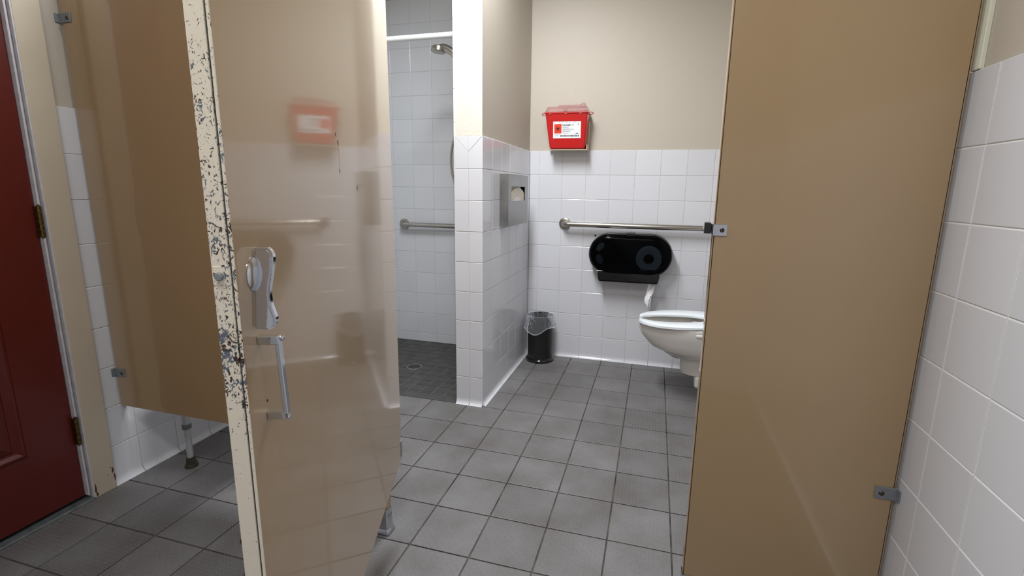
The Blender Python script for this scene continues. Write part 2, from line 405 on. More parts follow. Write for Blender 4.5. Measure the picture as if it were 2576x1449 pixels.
# ------------------------------------------------------------------ structure
def struct(name, bm, mat, label=None): return tag(obj(name, bm, mat, None, origin=(0, 0, 0)), kind='structure')
wb = struct('wall_back', mbox((XL-.15, YB+TT, -.12), (XR+.15, YB+.15, ZC)), 'paint')
wl = B(); box(wl, (XL-.15, 1.098, -.12), (XL-TT, YB+.1, ZC)); box(wl, (XL-.15, YF-.1, -.12), (XL-TT, .17, ZC)); box(wl, (XL-.15, .17, 2.10), (XL-TT, 1.098, ZC))
wl = struct('wall_left', wl, 'paint')
wr = struct('wall_right', mbox((XR+TT, YF-.15, -.12), (XR+.15, YB+.1, ZC)), 'paint')
wf = struct('wall_front', mbox((XL-.15, YF-.15, -.12), (XR+.15, YF-TT, ZC)), 'paint')
ws = struct('wall_shower', mbox((XP+TT, YP+TT, 0), (XS-TT, YB+.05, ZC)), 'paint')
ce = struct('ceiling', mbox((XL-.15, YF-.15, ZC), (XR+.15, YB+.15, ZC+.1)), 'ceiling')
fl = struct('floor', mbox((XL-.15, YF-.15, -.12), (XR+.15, YB+.15, -.0035)), 'fgrout')

gx = grid(XS, XR, -.7472, T)
wall_tiles(wb, (0, YB+TT, 0), (1, 0, 0), (0, -1, 0), gx, ROWS)
gsx = grid(XL, XP, -1.6556, T)
wall_tiles(wb, (0, YB+TT, 0), (1, 0, 0), (0, -1, 0), gsx, SHZ, 'tile_sh', cove=False, grout='grout_sh')
wall_tiles(wr, (XR+TT, 0, 0), (0, 1, 0), (-1, 0, 0), grid(YF, YB, 1.1714, T), ROWS, grout='grout_white')
wall_tiles(wl, (XL-TT, 0, 0), (0, 1, 0), (1, 0, 0), grid(1.1735, YP+.012, 1.283, T), ROWS)
wall_tiles(wl, (XL-TT, 0, 0), (0, 1, 0), (1, 0, 0), grid(YP+.012, YB, 1.283, T), SHZ, 'tile_sh', cove=False)
wall_tiles(ws, (XS-TT, 0, 0), (0, 1, 0), (1, 0, 0), grid(YP, YB, YP, T), ROWS)
wall_tiles(ws, (XP+TT, 0, 0), (0, 1, 0), (-1, 0, 0), grid(YP, YB, YP, T), SHZ, 'tile_sh', cove=False)
# pier front: two half tiles per row, mitred pair at the top
XM = (XP+XS)/2 + .0015
wall_tiles(ws, (0, YP+TT, 0), (1, 0, 0), (0, -1, 0), [XP, XM, XS], ROWS[:-1])
hw = (XS-XP)/2
bm = B(); prism(bm, [(XP+.004, 8*T), (XS-.004, 8*T), (XS-.004, 9*T-.002), (XP+.004, 9*T-.002)], (0, YP+TT, 0), (1, 0, 0), (0, 0, 1), (0, -1, 0), -.001, TT-.0016); obj('grout_bed', bm, 'grout', ws)
for s in (-1, 1):
    tri = [(s*hw, T/2), (0, T/2), (0, T/2-.074)]; quad = [(s*hw, T/2), (0, T/2-.074), (0, -T/2), (s*hw, -T/2)]
    for key, poly in (('mt%d' % s, tri), ('mq%d' % s, quad)):
        if sum(poly[i-1][0]*poly[i][1]-poly[i][0]*poly[i-1][1] for i in range(len(poly))) < 0: poly = poly[::-1]
        place(tile_mesh(key, poly, 'tile', gap=.0008, bev=.0008), ws, (XM, YP+TT, 8.5*T), (1, 0, 0), (0, 0, 1), (0, -1, 0), tilt=0)
# textured paint skin on the pier's end above the tiles
obj('painted_end', mbox((XP+.002, YP+.003, TOP), (XS-.002, YP+.010, ZC), .002, 2), 'paint_rough', ws)
obj('painted_side', mbox((XS-.0075, YP+.004, TOP), (XS-.004, YB+.006, ZC)), 'paint', ws)
# wainscot tiles on the wall behind the camera, joined (out of view)
bm = B()
for a, b in zip(grid(XL, XR, 0, T), grid(XL, XR, 0, T)[1:]):
    for z in ROWS[:-1]:
        if b-a > .02: box(bm, (a+.0014, YF-TT-.001, z+.0014), (b-.0014, YF, z+T-.0014))
tag(obj('tile', bm, 'tile', wf), kind='stuff')
# floor tiles
YS = 2.2304
def floor_tiles(x0, x1, y0, y1, gx_, gy_, mat, gap=.0024, t=.006):
    for a, b in zip(gx_, gx_[1:]):
        for c, d in zip(gy_, gy_[1:]):
            if b-a < .012 or d-c < .012: continue
            place(rect_tile(b-a, d-c, mat, t, .0014, gap), fl, ((a+b)/2, (c+d)/2, -t), (1, 0, 0), (0, 1, 0), (0, 0, 1), tilt=.0015)
floor_tiles(0, 0, 0, 0, grid(XL, XR, F0X, FT), grid(YF, YS, F0Y, FT), 'floor')
floor_tiles(0, 0, 0, 0, grid(XS, XR, F0X, FT), grid(YS, YB, F0Y, FT), 'floor')
obj('mortar_bed', mbox((XL, 2.236, -.012), (XP+TT, YB+.004, -.0026)), 'shgrout', fl)
obj('mortar_strip', mbox((XL, YS+.004, -.01), (XP+TT, 2.296, -.0003), .001), 'conc', fl)
floor_tiles(0, 0, 0, 0, grid(XL, XP, -1.737, .0745), [2.298]+[2.323+k*.0728 for k in range(11)]+[YB], 'mosaic', .0022, .005)

# ------------------------------------------------------------------ trims
tag(obj('trim_1', mbox((XR-.002, 1.236, TOP), (XR+TT, 1.264, 2.35), .0015, 2), 'caulk', None), kind='structure')

# ------------------------------------------------------------------ red door with frame in the left wall
dr = tag(link('door_1', None, (XL, .63, 0)), kind='structure')
def yz_panel(bm, x, y0, y1, z0, z1, y2, y3, z2, z3, dx):   # sloped molding ring between outer and inner rectangles
    o = [bm.verts.new((x, a, b)) for a, b in ((y0, z0), (y1, z0), (y1, z1), (y0, z1))]
    i = [bm.verts.new((x+dx, a, b)) for a, b in ((y2, z2), (y3, z2), (y3, z3), (y2, z3))]
    for k in range(4): bm.faces.new((o[k], o[(k+1) % 4], i[(k+1) % 4], i[k]))
    return o, i
DX = XL - .004      # door face
PY0, PY1 = .30, .946
bm = B()
ys = [.172, PY0, PY1, 1.081]; zs = [.022, .248, .86, 1.02, 1.93, 2.06]
for i in range(3):
    for j in range(5):
        if i == 1 and j in (1, 3): continue
        vv = [bm.verts.new((DX, ys[a], zs[b])) for a, b in ((i, j), (i+1, j), (i+1, j+1), (i, j+1))]; bm.faces.new(vv)
for z0, z1 in ((zs[1], zs[2]), (zs[3], zs[4])):
    def rg(d): return (PY0+d, PY1-d, z0+d, z1-d)
    lv = [(0, 0), (.006, .006), (.012, .006), (.022, -.004), (.030, -.006), (.034, -.002), (.055, .004)]
    prev = None
    for d, h in lv:
        a0, a1, b0, b1 = rg(d); cur = [bm.verts.new((DX+h, p, q)) for p, q in ((a0, b0), (a1, b0), (a1, b1), (a0, b1))]
        if prev:
            for k in range(4): bm.faces.new((prev[k], prev[(k+1) % 4], cur[(k+1) % 4], cur[k]))
        prev = cur
    bm.faces.new(prev)
bmesh.ops.remove_doubles(bm, verts=bm.verts, dist=.0002)
# back and edges
box(bm, (DX-.04, .172, .022), (DX-.012, 1.081, 2.06))
for y in (.172, 1.081):
    bm.faces.new([bm.verts.new(p) for p in ((DX-.014, y, .022), (DX, y, .022), (DX, y, 2.06), (DX-.014, y, 2.06))])
bm.faces.new([bm.verts.new(p) for p in ((DX-.014, .172, .022), (DX, .172, .022), (DX, 1.081, .022), (DX-.014, 1.081, .022))])
bmesh.ops.recalc_face_normals(bm, faces=bm.faces)
obj('door_panel', bm, 'red', dr)
bm = B()
box(bm, (XL-.06, 1.0995, 0), (XL+.018, 1.1735, 2.16), .002, 2); box(bm, (XL-.06, .085, 0), (XL+.018, .158, 2.16), .002, 2); box(bm, (XL-.06, .158, 2.075), (XL+.018, 1.0995, 2.16), .002, 2)
tag(obj('door_frame', bm, 'cream', dr), label='cream painted frame with rusty chips at its foot')
bm = B()
for a, b in ((0, .0055), (.0065, .0115)): box(bm, (XL-.012, 1.0835+a, .02), (XL+.012-a*1.2, 1.0835+b, 2.07), .0015, 1)
box(bm, (XL-.012, 1.0955, .0), (XL+.0165, 1.0995, 2.07)); box(bm, (XL-.012, .158, .02), (XL+.010, .170, 2.07))
tag(obj('weatherstrip', bm, 'white_strip', dr), label='white weatherstrip beside the hinges')
for (y, z, a, b_) in ((1.104, .035, .004, .022), (1.166, .075, .004, .016), (1.150, .062, .0022, .003), (1.170, .045, .003, .018), (1.107, .012, .005, .010), (1.160, .088, .002, .004)):
    bm = B(); pl = [(math.cos(2*math.pi*i/9)*a*random.uniform(.5, 1.1), math.sin(2*math.pi*i/9)*b_*random.uniform(.6, 1.1)) for i in range(9)]
    prism(bm, pl, (XL+.018, y, z), (0, 1, 0), (0, 0, 1), (1, 0, 0), -.0004, .0002); obj('rust_spot', bm, 'rust', dr)
obj('threshold', mbox((XL-.07, .158, -.002), (XL+.022, 1.0995, .008), .003, 2), 'threshold', dr)
obj('caulk_line', mbox((XL-.004, 1.1730, .004), (XL+.0030, 1.1758, 2.16)), 'rust_line', dr)
obj('dark_gap', mbox((XL-.07, .158, .008), (XL-.045, 1.0995, 2.08)), 'dark', dr)
def hinge(z0, z1):
    bm = B(); n = 5; h = (z1-z0)/n
    for k in range(n): lathe(bm, (XL+.010, 1.0835, z0+k*h), (0, 0, 1), [(0, 0), (.0004, .0062), (h-.0012, .0062), (h-.0008, 0)], 14)
    box(bm, (XL-.004, 1.0765, z0+.002), (XL+.006, 1.0815, z1-.002)); box(bm, (XL-.004, 1.0855, z0+.002), (XL+.006, 1.0905, z1-.002))
    lathe(bm, (XL+.010, 1.0835, z0-.004), (0, 0, 1), [(0, 0), (.001, .004), (.005, .004)], 10); lathe(bm, (XL+.010, 1.0835, z1), (0, 0, 1), [(-.001, .004), (.003, .004), (.004, 0)], 10)
    obj('hinge', bm, 'brass', dr, smooth=True)
for z in (.222, .951, 1.75): hinge(z, z+.1)

# ------------------------------------------------------------------ ceiling lights (out of view)
for (cx, cy, sx, sy), lab in (((-.68, 1.68, .32, 1.26), 'long bright ceiling light above the stall'), ((-.30, -.15, .96, .32), 'dimmer ceiling light over the aisle in front of the stall')):
    t = thing('ceiling_light', (cx, cy, ZC), lab, 'light', 'ceiling lights')
    bm = B(); z0, z1 = 2.481, ZC
    box(bm, (cx-sx/2, cy-sy/2, z0+.002), (cx+sx/2, cy+sy/2, z1-.0005), .004); obj('housing', bm, 'ceiling', t)
    bm = B(); box(bm, (cx-sx/2+.02, cy-sy/2+.02, z0), (cx+sx/2-.02, cy+sy/2-.02, z0+.0018)); obj('diffuser', bm, 'label', t)

# ------------------------------------------------------------------ left partition panel and left pilaster
YPF = 1.2365
t = thing('partition_panel', (-1.5, YPF+.012, .30), 'brown enamelled partition panel between the left wall and the stall door', 'partition panel')
obj('panel', mbox((-1.902, YPF, .300), (-1.040, YPF+.025, 1.80), .0015, 2), 'enamel', t)
def bracket(t, x_in, x_wall, z0, z1, yf, sgn):
    bm = B(); a, b = sorted((x_in, x_wall))
    box(bm, (a, yf-.0035, z0), (b, yf-.0005, z1), .0006)
    xw0, xw1 = sorted((x_wall, x_wall-sgn*.003))
    box(bm, (xw0, yf-.013, z0+.001), (xw1, yf-.0005, z1-.001), .0005)
    br = tag(obj('wall_bracket', bm, 'zinc', t), label='grey metal wall bracket')
    bm = B(); lathe(bm, (x_in+sgn*.014, yf-.003, (z0+z1)/2-.001), (0, -1, 0), [(0, .0062), (.0018, .0055), (.0034, .0032), (.004, 0)], 16)
    obj('screw', bm, 'screw', br, smooth=True)
bracket(t, -1.856, XL+.0005, .418, .449, YPF, -1)
bracket(t, -1.860, XL-.006, 1.635, 1.664, YPF, -1)
t = thing('pilaster', (-.9, YPF+.015, 0), 'narrow brown pilaster behind the open stall door on a chrome shoe', 'pilaster', 'stall pilasters')
obj('panel', mbox((-1.036, YPF+.0035, .02), (-.7820, YPF+.030, 2.08), .001), 'enamel', t)
obj('front_sheet', mbox((-1.034, YPF-.0005, .02), (-.7870, YPF+.0025, 2.08), .0008), 'enamel', t)
obj('seam', mbox((-1.033, YPF+.001, .02), (-.7885, YPF+.005, 2.078)), 'dark', t)
def shoe(t, x0, x1, y0, y1, z1):
    bm = B(); prev = None
    for z, e in ((0, .006), (.003, .0085), (.008, .0085), (.016, .005), (.022, .0032), (z1-.002, .0018), (z1, .0012)):
        cur = [bm.verts.new((x, y, z)) for x, y in ((x0-e, y0-e+.003), (x0-e+.003, y0-e), (x1+e-.004, y0-e), (x1+e, y0-e+.004), (x1+e, y1+e-.004), (x1+e-.004, y1+e), (x0-e+.003, y1+e), (x0-e, y1+e-.003))]
        if prev:
            for k in range(8): bm.faces.new((prev[k], prev[(k+1) % 8], cur[(k+1) % 8], cur[k]))
        prev = cur
    obj('shoe', bm, 'chrome', t, smooth=True)
shoe(t, -1.036, -.7820, YPF, YPF+.030, .088)

# ------------------------------------------------------------------ right pilaster
t = thing('pilaster', (.37, 1.265, 0), 'wide glossy brown pilaster beside the right tiled wall carrying the latch keeper', 'pilaster', 'stall pilasters')
RY = 1.25
obj('panel', mbox((.1368, RY+.0032, .015), (.5985, RY+.030, 2.08), .0012, 2), 'enamel', t)
obj('front_sheet', mbox((.1405, RY, .015), (.5930, RY+.0028, 2.08), .0009, 2), 'enamel', t)
obj('seam', mbox((.1392, RY+.0012, .016), (.5945, RY+.004, 2.079)), 'dark', t)
shoe(t, .1368, .5985, RY, RY+.030, .075)
bracket(t, .555, XR-.0005, .400, .4315, RY, 1)
bracket(t, .555, XR-.0005, 1.62, 1.652, RY, 1)
bm = B(); box(bm, (.1385, RY-.004, 1.0200), (.1672, RY-.0008, 1.0475), .0007, 2)
box(bm, (.1335, RY-.004, 1.0200), (.1365, RY+.034, 1.0475), .0006, 2); box(bm, (.1335, RY-.004, 1.02), (.1395, RY-.0008, 1.0475), .0006)
kp = tag(obj('latch_keeper', bm, 'chrome', t), label='chrome latch keeper with dark screw')
bm = B(); lathe(bm, (.1562, RY-.0038, 1.0335), (0, -1, 0), [(0, .0056), (.0012, .0052), (.0024, .0036), (.0022, .0022), (.0008, .0018), (.0008, 0)], 18); obj('screw', bm, 'screw', kp, smooth=True)
bm = B(); box(bm, (.1185, RY+.022, 1.0225), (.1330, RY+.036, 1.0490), .0012); obj('bumper', bm, 'black', kp)
bm = B(); box(bm, (.1172, RY+.020, 1.0215), (.1186, RY+.037, 1.0500), .0004); box(bm, (.1186, RY+.0362, 1.0215), (.1335, RY+.0375, 1.05), .0004); obj('keeper_clip', bm, 'chrome', kp)

# ------------------------------------------------------------------ open stall door
A = Vector((-.4255, .4045)); Hh = Vector((-.718, 1.235)); dU = (Hh-A).normalized(); WD = (Hh-A).length; dN = Vector((-dU.y, dU.x))
if dN.x < 0: dN = -dN
U3 = Vector((dU.x, dU.y, 0)); N3 = Vector((dN.x, dN.y, 0)); Z3 = Vector((0, 0, 1)); A3 = Vector((A.x, A.y, 0))
def D(s, z, o=0): return A3 + U3*s + N3*o + Z3*z
def dbox(bm, s0, s1, z0, z1, o0, o1, bev=0, seg=1):
    b2 = B(); box(b2, (s0, o0, z0), (s1, o1, z1), bev, seg)
    for v in b2.verts: v.co = D(v.co.x, v.co.z, v.co.y)
    bmesh.ops.reverse_faces(b2, faces=b2.faces)
    me = bpy.data.meshes.new('tmp'); b2.to_mesh(me); b2.free(); bm.from_mesh(me); bpy.data.meshes.remove(me)
    return bm
DZ0, DZ1 = .290, 1.80
t = thing('stall_door', D(WD, 0, -.011), 'open beige stall door with a chipped cream edge and chrome latch', 'door')
door = t
obj('front_sheet', dbox(B(), .0012, WD, DZ0, DZ1, -.0032, 0, .0008, 2), 'enamel', t)
obj('rear_sheet', dbox(B(), .0012, WD, DZ0, DZ1, -.0240, -.0048, .0012, 2), 'enamel', t)
obj('seam', dbox(B(), .0018, WD-.001, DZ0+.001, DZ1-.001, -.0050, -.0030), 'seam', t)
bm = B(); dbox(bm, -.0006, .0030, DZ0, DZ1, -.0237, -.0049, .0009, 2); dbox(bm, -.0002, .0016, DZ0, DZ1, -.0031, .0003, .0006, 2)
tag(obj('edge_strip', bm, 'chipped', t), label='cream painted edge with dark paint chips')
bm = B(); dbox(bm, -.0012, .002, 1.0175, 1.0385, -.0225, -.0055, .0006); bp_ = tag(obj('bolt_plate', bm, 'chipped', t), label='chipped latch bolt plate')
bm = B(); lathe(bm, D(-.0010, 1.0275, -.0155), -U3, [(0, .0044), (.003, .0044), (.0042, .0034), (.0046, 0)], 20); tag(obj('bolt', bm, 'zinc', bp_, smooth=True), label='round steel bolt')
# thumb latch: dome + wavy fin
bm = B(); lathe(bm, D(.0435, 1.0225, -.0002), N3, [(0, .0208), (.0012, .0210), (.0032, .0185), (.0048, .013), (.0056, .006), (.0058, 0)], 36)
lt = tag(obj('thumb_latch', bm, 'chrome', t, smooth=True), label='polished chrome thumb latch')
fin = [(0, 1.0525), (.0150, 1.0525), (.0188, 1.0500), (.0215, 1.0450), (.0222, 1.0380), (.0205, 1.0230), (.0180, 1.0080), (.0176, .9990), (.0190, .9890), (.0225, .9790), (.0248, .9730), (.0252, .9680), (.0235, .9630), (.0200, .9600), (.0150, .9590), (0, .9600)]
# smooth the outline
def cr_closed(P, n=3):
    out = []
    for i in range(len(P)-1):
        p0, p1, p2, p3 = [Vector(P[max(0, min(len(P)-1, j))]) for j in (i-1, i, i+1, i+2)]
        for k in range(n):
            q = k/n; out.append(tuple(.5*((2*p1)+(p2-p0)*q+(2*p0-5*p1+4*p2-p3)*q*q+(3*p1-p0-3*p2+p3)*q**3)))
    out.append(tuple(P[-1])); return out
fin = [(a*.93, b) for a, b in fin]
fo = [fin[0]] + cr_closed(fin[1:-1]) + [fin[-1]]
bm = B(); prism(bm, fo, D(.0400, 0, 0), N3, Z3, -U3, -.006, .0030, .0026)
for v in bm.verts: v.co += U3*((v.co.z-1.004)*.17)
obj('latch_lever', bm, 'chrome', lt, smooth=True)
# pull handle
bm = B(); s0 = .041
for z in (.9455, .8475):
    dbox(bm, s0-.005, s0+.005, z-.0052, z+.0052, 0, .0235, .0008)
dbox(bm, s0-.0045, s0+.0045, .8425, .9505, .0195, .0250, .0010)
for v in bm.verts: v.co += U3*(-(v.co.z-.8965)*.08)
hd = tag(obj('pull_handle', bm, 'chrome', t), label='square chrome pull handle')
for z in (.9465, .8465):
    bm = B(); lathe(bm, D(s0, z, .0248), N3, [(0, .0034), (.0012, .0036), (.0024, .0026), (.003, 0)], 16); obj('screw', bm, 'chrome', hd, smooth=True)
bm = B(); lathe(bm, D(.0445, .866, .0002), N3, [(0, .0016), (.0001, .0016), (.0001, 0)], 10); obj('empty_screw_hole', bm, 'dark', t)
# scraped paint spots
for (s, z, a, b, m) in ((.378, 1.212, .006, .012, 'cap'), (.390, 1.197, .005, .014, 'cap'), (.392, 1.200, .003, .006, 'dark'), (.396, 1.175, .004, .020, 'cap'), (.394, 1.152, .004, .007, 'cap'), (.394, 1.1515, .002, .004, 'dark'), (.379, 1.2135, .002, .005, 'dark'), (.509, 1.121, .004, .005, 'screw')):
    bm = B(); k = 9
    poly = [(math.cos(2*math.pi*i/k)*a*random.uniform(.6, 1.1), math.sin(2*math.pi*i/k)*b*random.uniform(.7, 1.1)) for i in range(k)]
    prism(bm, poly, D(s, z, 0), U3, Z3, N3, -.0004, .0002 + (.0001 if m != 'cap' else 0)); obj('paint_chip', bm, m, t)
# hinge wrap at the bottom
bm = B(); dbox(bm, WD-.012, WD+.004, .300, .352, -.012, .0030, .0010); dbox(bm, WD+.001, WD+.012, .318, .352, -.006, .0012, .0006)
obj('hinge', bm, 'chrome', t)

# ------------------------------------------------------------------ grab bars
def grab_bar(x0, x1, z, lab):
    yb = YB; yc = YB-.055; r = .0165
    t = thing('grab_bar', ((x0+x1)/2, YB, z), lab, 'grab bar', 'steel grab bars')
    bm = B(); R = .030
    pts = [(x0, yb-.004, z), (x0, yc+R, z)] + [(x0+R-R*math.cos(a), yc+R-R*math.sin(a), z) for a in [math.pi/2*k/6 for k in range(1, 7)]]
    pts += [(x1-R, yc, z)] + [(x1-R+R*math.sin(a), yc+R-R*math.cos(a), z) for a in [math.pi/2*k/6 for k in range(1, 7)]] + [(x1, yb-.004, z)]
    tube(bm, pts, r, 20); obj('bar', bm, 'satin', t, smooth=True)
    for x in (x0, x1):
        bm = B(); lathe(bm, (x, YB+.0003, z), (0, -1, 0), [(0, .038), (.004, .039), (.008, .037), (.0105, .030), (.0115, .018)], 36)
        obj('flange', bm, 'satin', t, smooth=True)
grab_bar(-.567, .35, .909, 'brushed steel grab bar above the black paper dispenser')
grab_bar(-1.735, -1.05, .8695, 'dull steel grab bar on the shower back wall')

# ------------------------------------------------------------------ sharps container
bm = B()
t = thing('sharps_container', (-.553, YB, 1.365), 'red wall-mounted sharps container with clear lid and DANGER label', 'sharps container')
bm = B()
box(bm, (-.676, YB-.028, 1.366), (-.428, YB+.006, 1.545), .003, 2); box(bm, (-.652, YB-.108, 1.3655), (-.432, YB-.02, 1.371), .001); box(bm, (-.436, YB-.085, 1.366), (-.429, YB-.02, 1.40), .002)
obj('mounting_bracket', bm, 'tan', t)
def frust(bm, x0a, x1a, ya, yb_, z0, x0b, x1b, yc, yd, z1, bev=.006):
    v = [bm.verts.new(p) for p in ((x0a, ya, z0), (x1a, ya, z0), (x1a, yb_, z0), (x0a, yb_, z0), (x0b, yc, z1), (x1b, yc, z1), (x1b, yd, z1), (x0b, yd, z1))]
    fs = [bm.faces.new([v[i] for i in q]) for q in ((3, 2, 1, 0), (4, 5, 6, 7), (0, 1, 5, 4), (1, 2, 6, 5), (2, 3, 7, 6), (3, 0, 4, 7))]
    es = list({e for f in fs for e in f.edges})
    if bev: bmesh.ops.bevel(bm, geom=es, offset=bev, segments=3, affect='EDGES')
    return bm
SZ0, SZ1 = 1.373, 1.586
body = obj('body', frust(B(), -.658, -.442, YB-.112, YB-.029, SZ0, -.688, -.428, YB-.128, YB-.029, SZ1), 'sharps', t, smooth=True)
obj('rim', mbox((-.6925, YB-.132, 1.5785), (-.4235, YB-.024, 1.5875), .002, 2), 'sharps', body)
for sx, x in ((-1, -.6925), (1, -.4235)):
    bm = B(); tube(bm, [(x, YB-.10, 1.584), (x+sx*.014, YB-.098, 1.587), (x+sx*.024, YB-.085, 1.582), (x+sx*.014, YB-.068, 1.578), (x, YB-.064, 1.580)], .0021, 8, smoothpath=3); obj('side_loop', bm, 'sharps', body, smooth=True)
for x in (-.655, -.560, -.470): obj('lid_catch', mbox((x-.007, YB-.1345, 1.5745), (x+.007, YB-.131, 1.5800), .001), 'lid', body)
lid = tag(obj('lid', frust(B(), -.690, -.426, YB-.130, YB-.026, 1.588, -.680, -.436, YB-.112, YB-.030, 1.622, .004), 'lid', t, smooth=True), label='translucent pink lid')
bm = B(); frust(bm, -.630, -.452, YB-.060, YB-.030, 1.622, -.622, -.458, YB-.052, YB-.032, 1.640, .004); frust(bm, -.482, -.450, YB-.07, YB-.03, 1.622, -.478, -.454, YB-.06, YB-.032, 1.648, .004)
obj('lid_flap', bm, 'lid', lid, smooth=True)
obj('lid_latch', mbox((-.573, YB-.1325, 1.590), (-.553, YB-.124, 1.606), .002), 'lid', lid)
# label on the sloped front
pz = lambda z: YB-.112 - (z-SZ0)/(SZ1-SZ0)*.016
fo = Vector((-.552, pz(1.4845), 1.4845)); fu = Vector((1, 0, 0)); fv = Vector((0, -(.016), SZ1-SZ0)).normalized(); fn = fu.cross(fv)
if fn.y > 0: fn = -fn
LW, LH = .170, .098
bm = B(); prism(bm, [(-LW/2, -LH/2), (LW/2, -LH/2), (LW/2, LH/2), (-LW/2, LH/2)], fo, fu, fv, fn, -.0005, .0006)
lb = tag(obj('label', bm, 'label', t), label='white hazard label')
def flat(name, polys, mat, d=.0008):
    bm = B()
    for p in polys: prism(bm, p, fo, fu, fv, fn, .0004, d)
    return tag(obj(name, bm, mat, lb), kind='stuff' if len(polys) > 1 else None)
rc = lambda x0, y0, x1, y1: [(x0, y0), (x1, y0), (x1, y1), (x0, y1)]
flat('symbol_square', [rc(-.078, -.021, -.033, .034)], 'orange')
# biohazard sign: three open crescents, a ring and a hub
bm = B(); C0 = (-.0555, .0065)
def crescent(cx, cy, ro, ri, off, ang, gap):
    k = 16; outp, inn = [], []
    for i in range(k+1):
        a = gap + (2*math.pi-2*gap)*i/k + ang
        outp.append((cx+ro*math.cos(a), cy+ro*math.sin(a))); inn.append((cx+off*math.cos(ang)+ri*math.cos(a), cy+off*math.sin(ang)+ri*math.sin(a)))
    for i in range(k):
        prism(bm, [outp[i], outp[i+1], inn[i+1], inn[i]], fo, fu, fv, fn, .0006, .0011)
for a in (90, 210, 330):
    a = rad(a); crescent(C0[0]+.0078*math.cos(a), C0[1]+.0078*math.sin(a), .0088, .0066, .0026, a, .42)
k = 18
for i in range(k):
    a, b2 = 2*math.pi*i/k, 2*math.pi*(i+1)/k; c = C0
    prism(bm, [(c[0]+.0078*math.cos(a), c[1]+.0078*math.sin(a)), (c[0]+.0078*math.cos(b2), c[1]+.0078*math.sin(b2)), (c[0]+.0062*math.cos(b2), c[1]+.0062*math.sin(b2)), (c[0]+.0062*math.cos(a), c[1]+.0062*math.sin(a))], fo, fu, fv, fn, .0006, .0011)
obj('hazard_symbol', bm, 'ink', lb)
def text_part(txt, x, y, size, mat, sx=1.0):
    cu = bpy.data.curves.new('txt', 'FONT'); cu.body = txt; cu.size = size; cu.extrude = .0002; cu.resolution_u = 3; cu.offset = .00035
    o = bpy.data.objects.new('txt', cu); COL.objects.link(o)
    dg = bpy.context.evaluated_depsgraph_get(); me = bpy.data.meshes.new_from_object(o.evaluated_get(dg))
    bpy.data.objects.remove(o); bpy.data.curves.remove(cu)
    bm = B(); bm.from_mesh(me); bpy.data.meshes.remove(me)
    for v in bm.verts: v.co = fo + fu*(x+v.co.x*sx) + fv*(y+v.co.y) + fn*(.0009+v.co.z)
    return obj('lettering', bm, mat, lb)
text_part('DANGER', -.0275, .0215, .0155, 'ink', .80)
bars = []; gbars = []
for y, x1 in ((.0135, .010), (.0020, .042), (-.0095, .020)): bars.append(rc(-.0265, y, x1, y+.0022))
for y, x1 in ((.0088, .020), (-.0026, .062), (-.0142, .030), (-.0222, .012)):
    x = -.0265
    while x < x1:
        wd = random.uniform(.003, .009); gbars.append(rc(x, y, min(x+wd, x1), y+.0012)); x += wd+.0014
for x0, x1, y in ((-.076, -.040, -.0262), (-.076, -.050, -.0352), (.026, .045, .0285), (.026, .043, .0240), (.043, .056, -.022), (-.05, -.04, .0425), (-.008, .004, .0425), (.036, .058, .0425)): gbars.append(rc(x0, y, x1, y+.0018))
for x in (-.075, -.027, .018, .070): bars.append(rc(x-.0015, .0405, x+.0015, .0440))
bars.append(rc(-.082, .0462, .082, .0468)); gbars.append(rc(.066, .026, .071, .033)); bars.append(rc(.057, -.0235, .070, -.0195))
x = -.040
bc = []
while x < .074:
    wd = random.choice((.0008, .0014, .0026, .0036)); bc.append(rc(x, -.0405, min(x+wd, .075), -.0305)); x += wd + random.choice((.0008, .0014, .002))
flat('small_print', bars, 'ink'); flat('fine_print', gbars, 'greyink'); flat('barcode', bc, 'ink')

# ------------------------------------------------------------------ jumbo paper dispenser
t = thing('paper_dispenser', (-.14, YB, .54), 'black twin-roll toilet paper dispenser with smoked oval cover', 'dispenser')
def stadium(cx, cz, hw, r, n=14):
    p = [(cx+hw-r+r*math.cos(a), cz+r*math.sin(a)) for a in [-math.pi/2+math.pi*i/n for i in range(n+1)]]
    return p + [(cx-hw+r+r*math.cos(a), cz+r*math.sin(a)) for a in [math.pi/2+math.pi*i/n for i in range(n+1)]]
CX, CZ, HW, RR = -.137, .7345, .2545, .131
def XZ(bm, poly, y0, y1, bev=0): return prism(bm, poly, (0, 0, 0), (1, 0, 0), (0, 0, 1), (0, -1, 0), -y0, -y1, bev)
bm = B(); XZ(bm, stadium(CX, CZ, HW, RR), YB, YB-.012, .003)
XZ(bm, [(-.318, .566), (.038, .566), (.038, .63), (-.318, .63)], YB, YB-.012)
bpn = obj('back_plate', bm, 'black', t, smooth=True)
# housing ring (outer shell, open front)
bm = B(); so = stadium(CX, CZ, HW, RR, 18); si = stadium(CX, CZ, HW-.013, RR-.013, 18); k = len(so)
def ringverts(pl, y): return [bm.verts.new((p[0], y, p[1])) for p in pl]
lay = [ringverts(si, YB-.012), ringverts(si, YB-.100), ringverts([(a[0]*.5+b_[0]*.5, a[1]*.5+b_[1]*.5) for a, b_ in zip(so, si)], YB-.108), ringverts(so, YB-.100), ringverts(so, YB-.012)]
for a, b2 in zip(lay, lay[1:]):
    for i in range(k): bm.faces.new((a[i], a[(i+1) % k], b2[(i+1) % k], b2[i]))
bmesh.ops.recalc_face_normals(bm, faces=bm.faces)
obj('housing', bm, 'black', t, smooth=True)
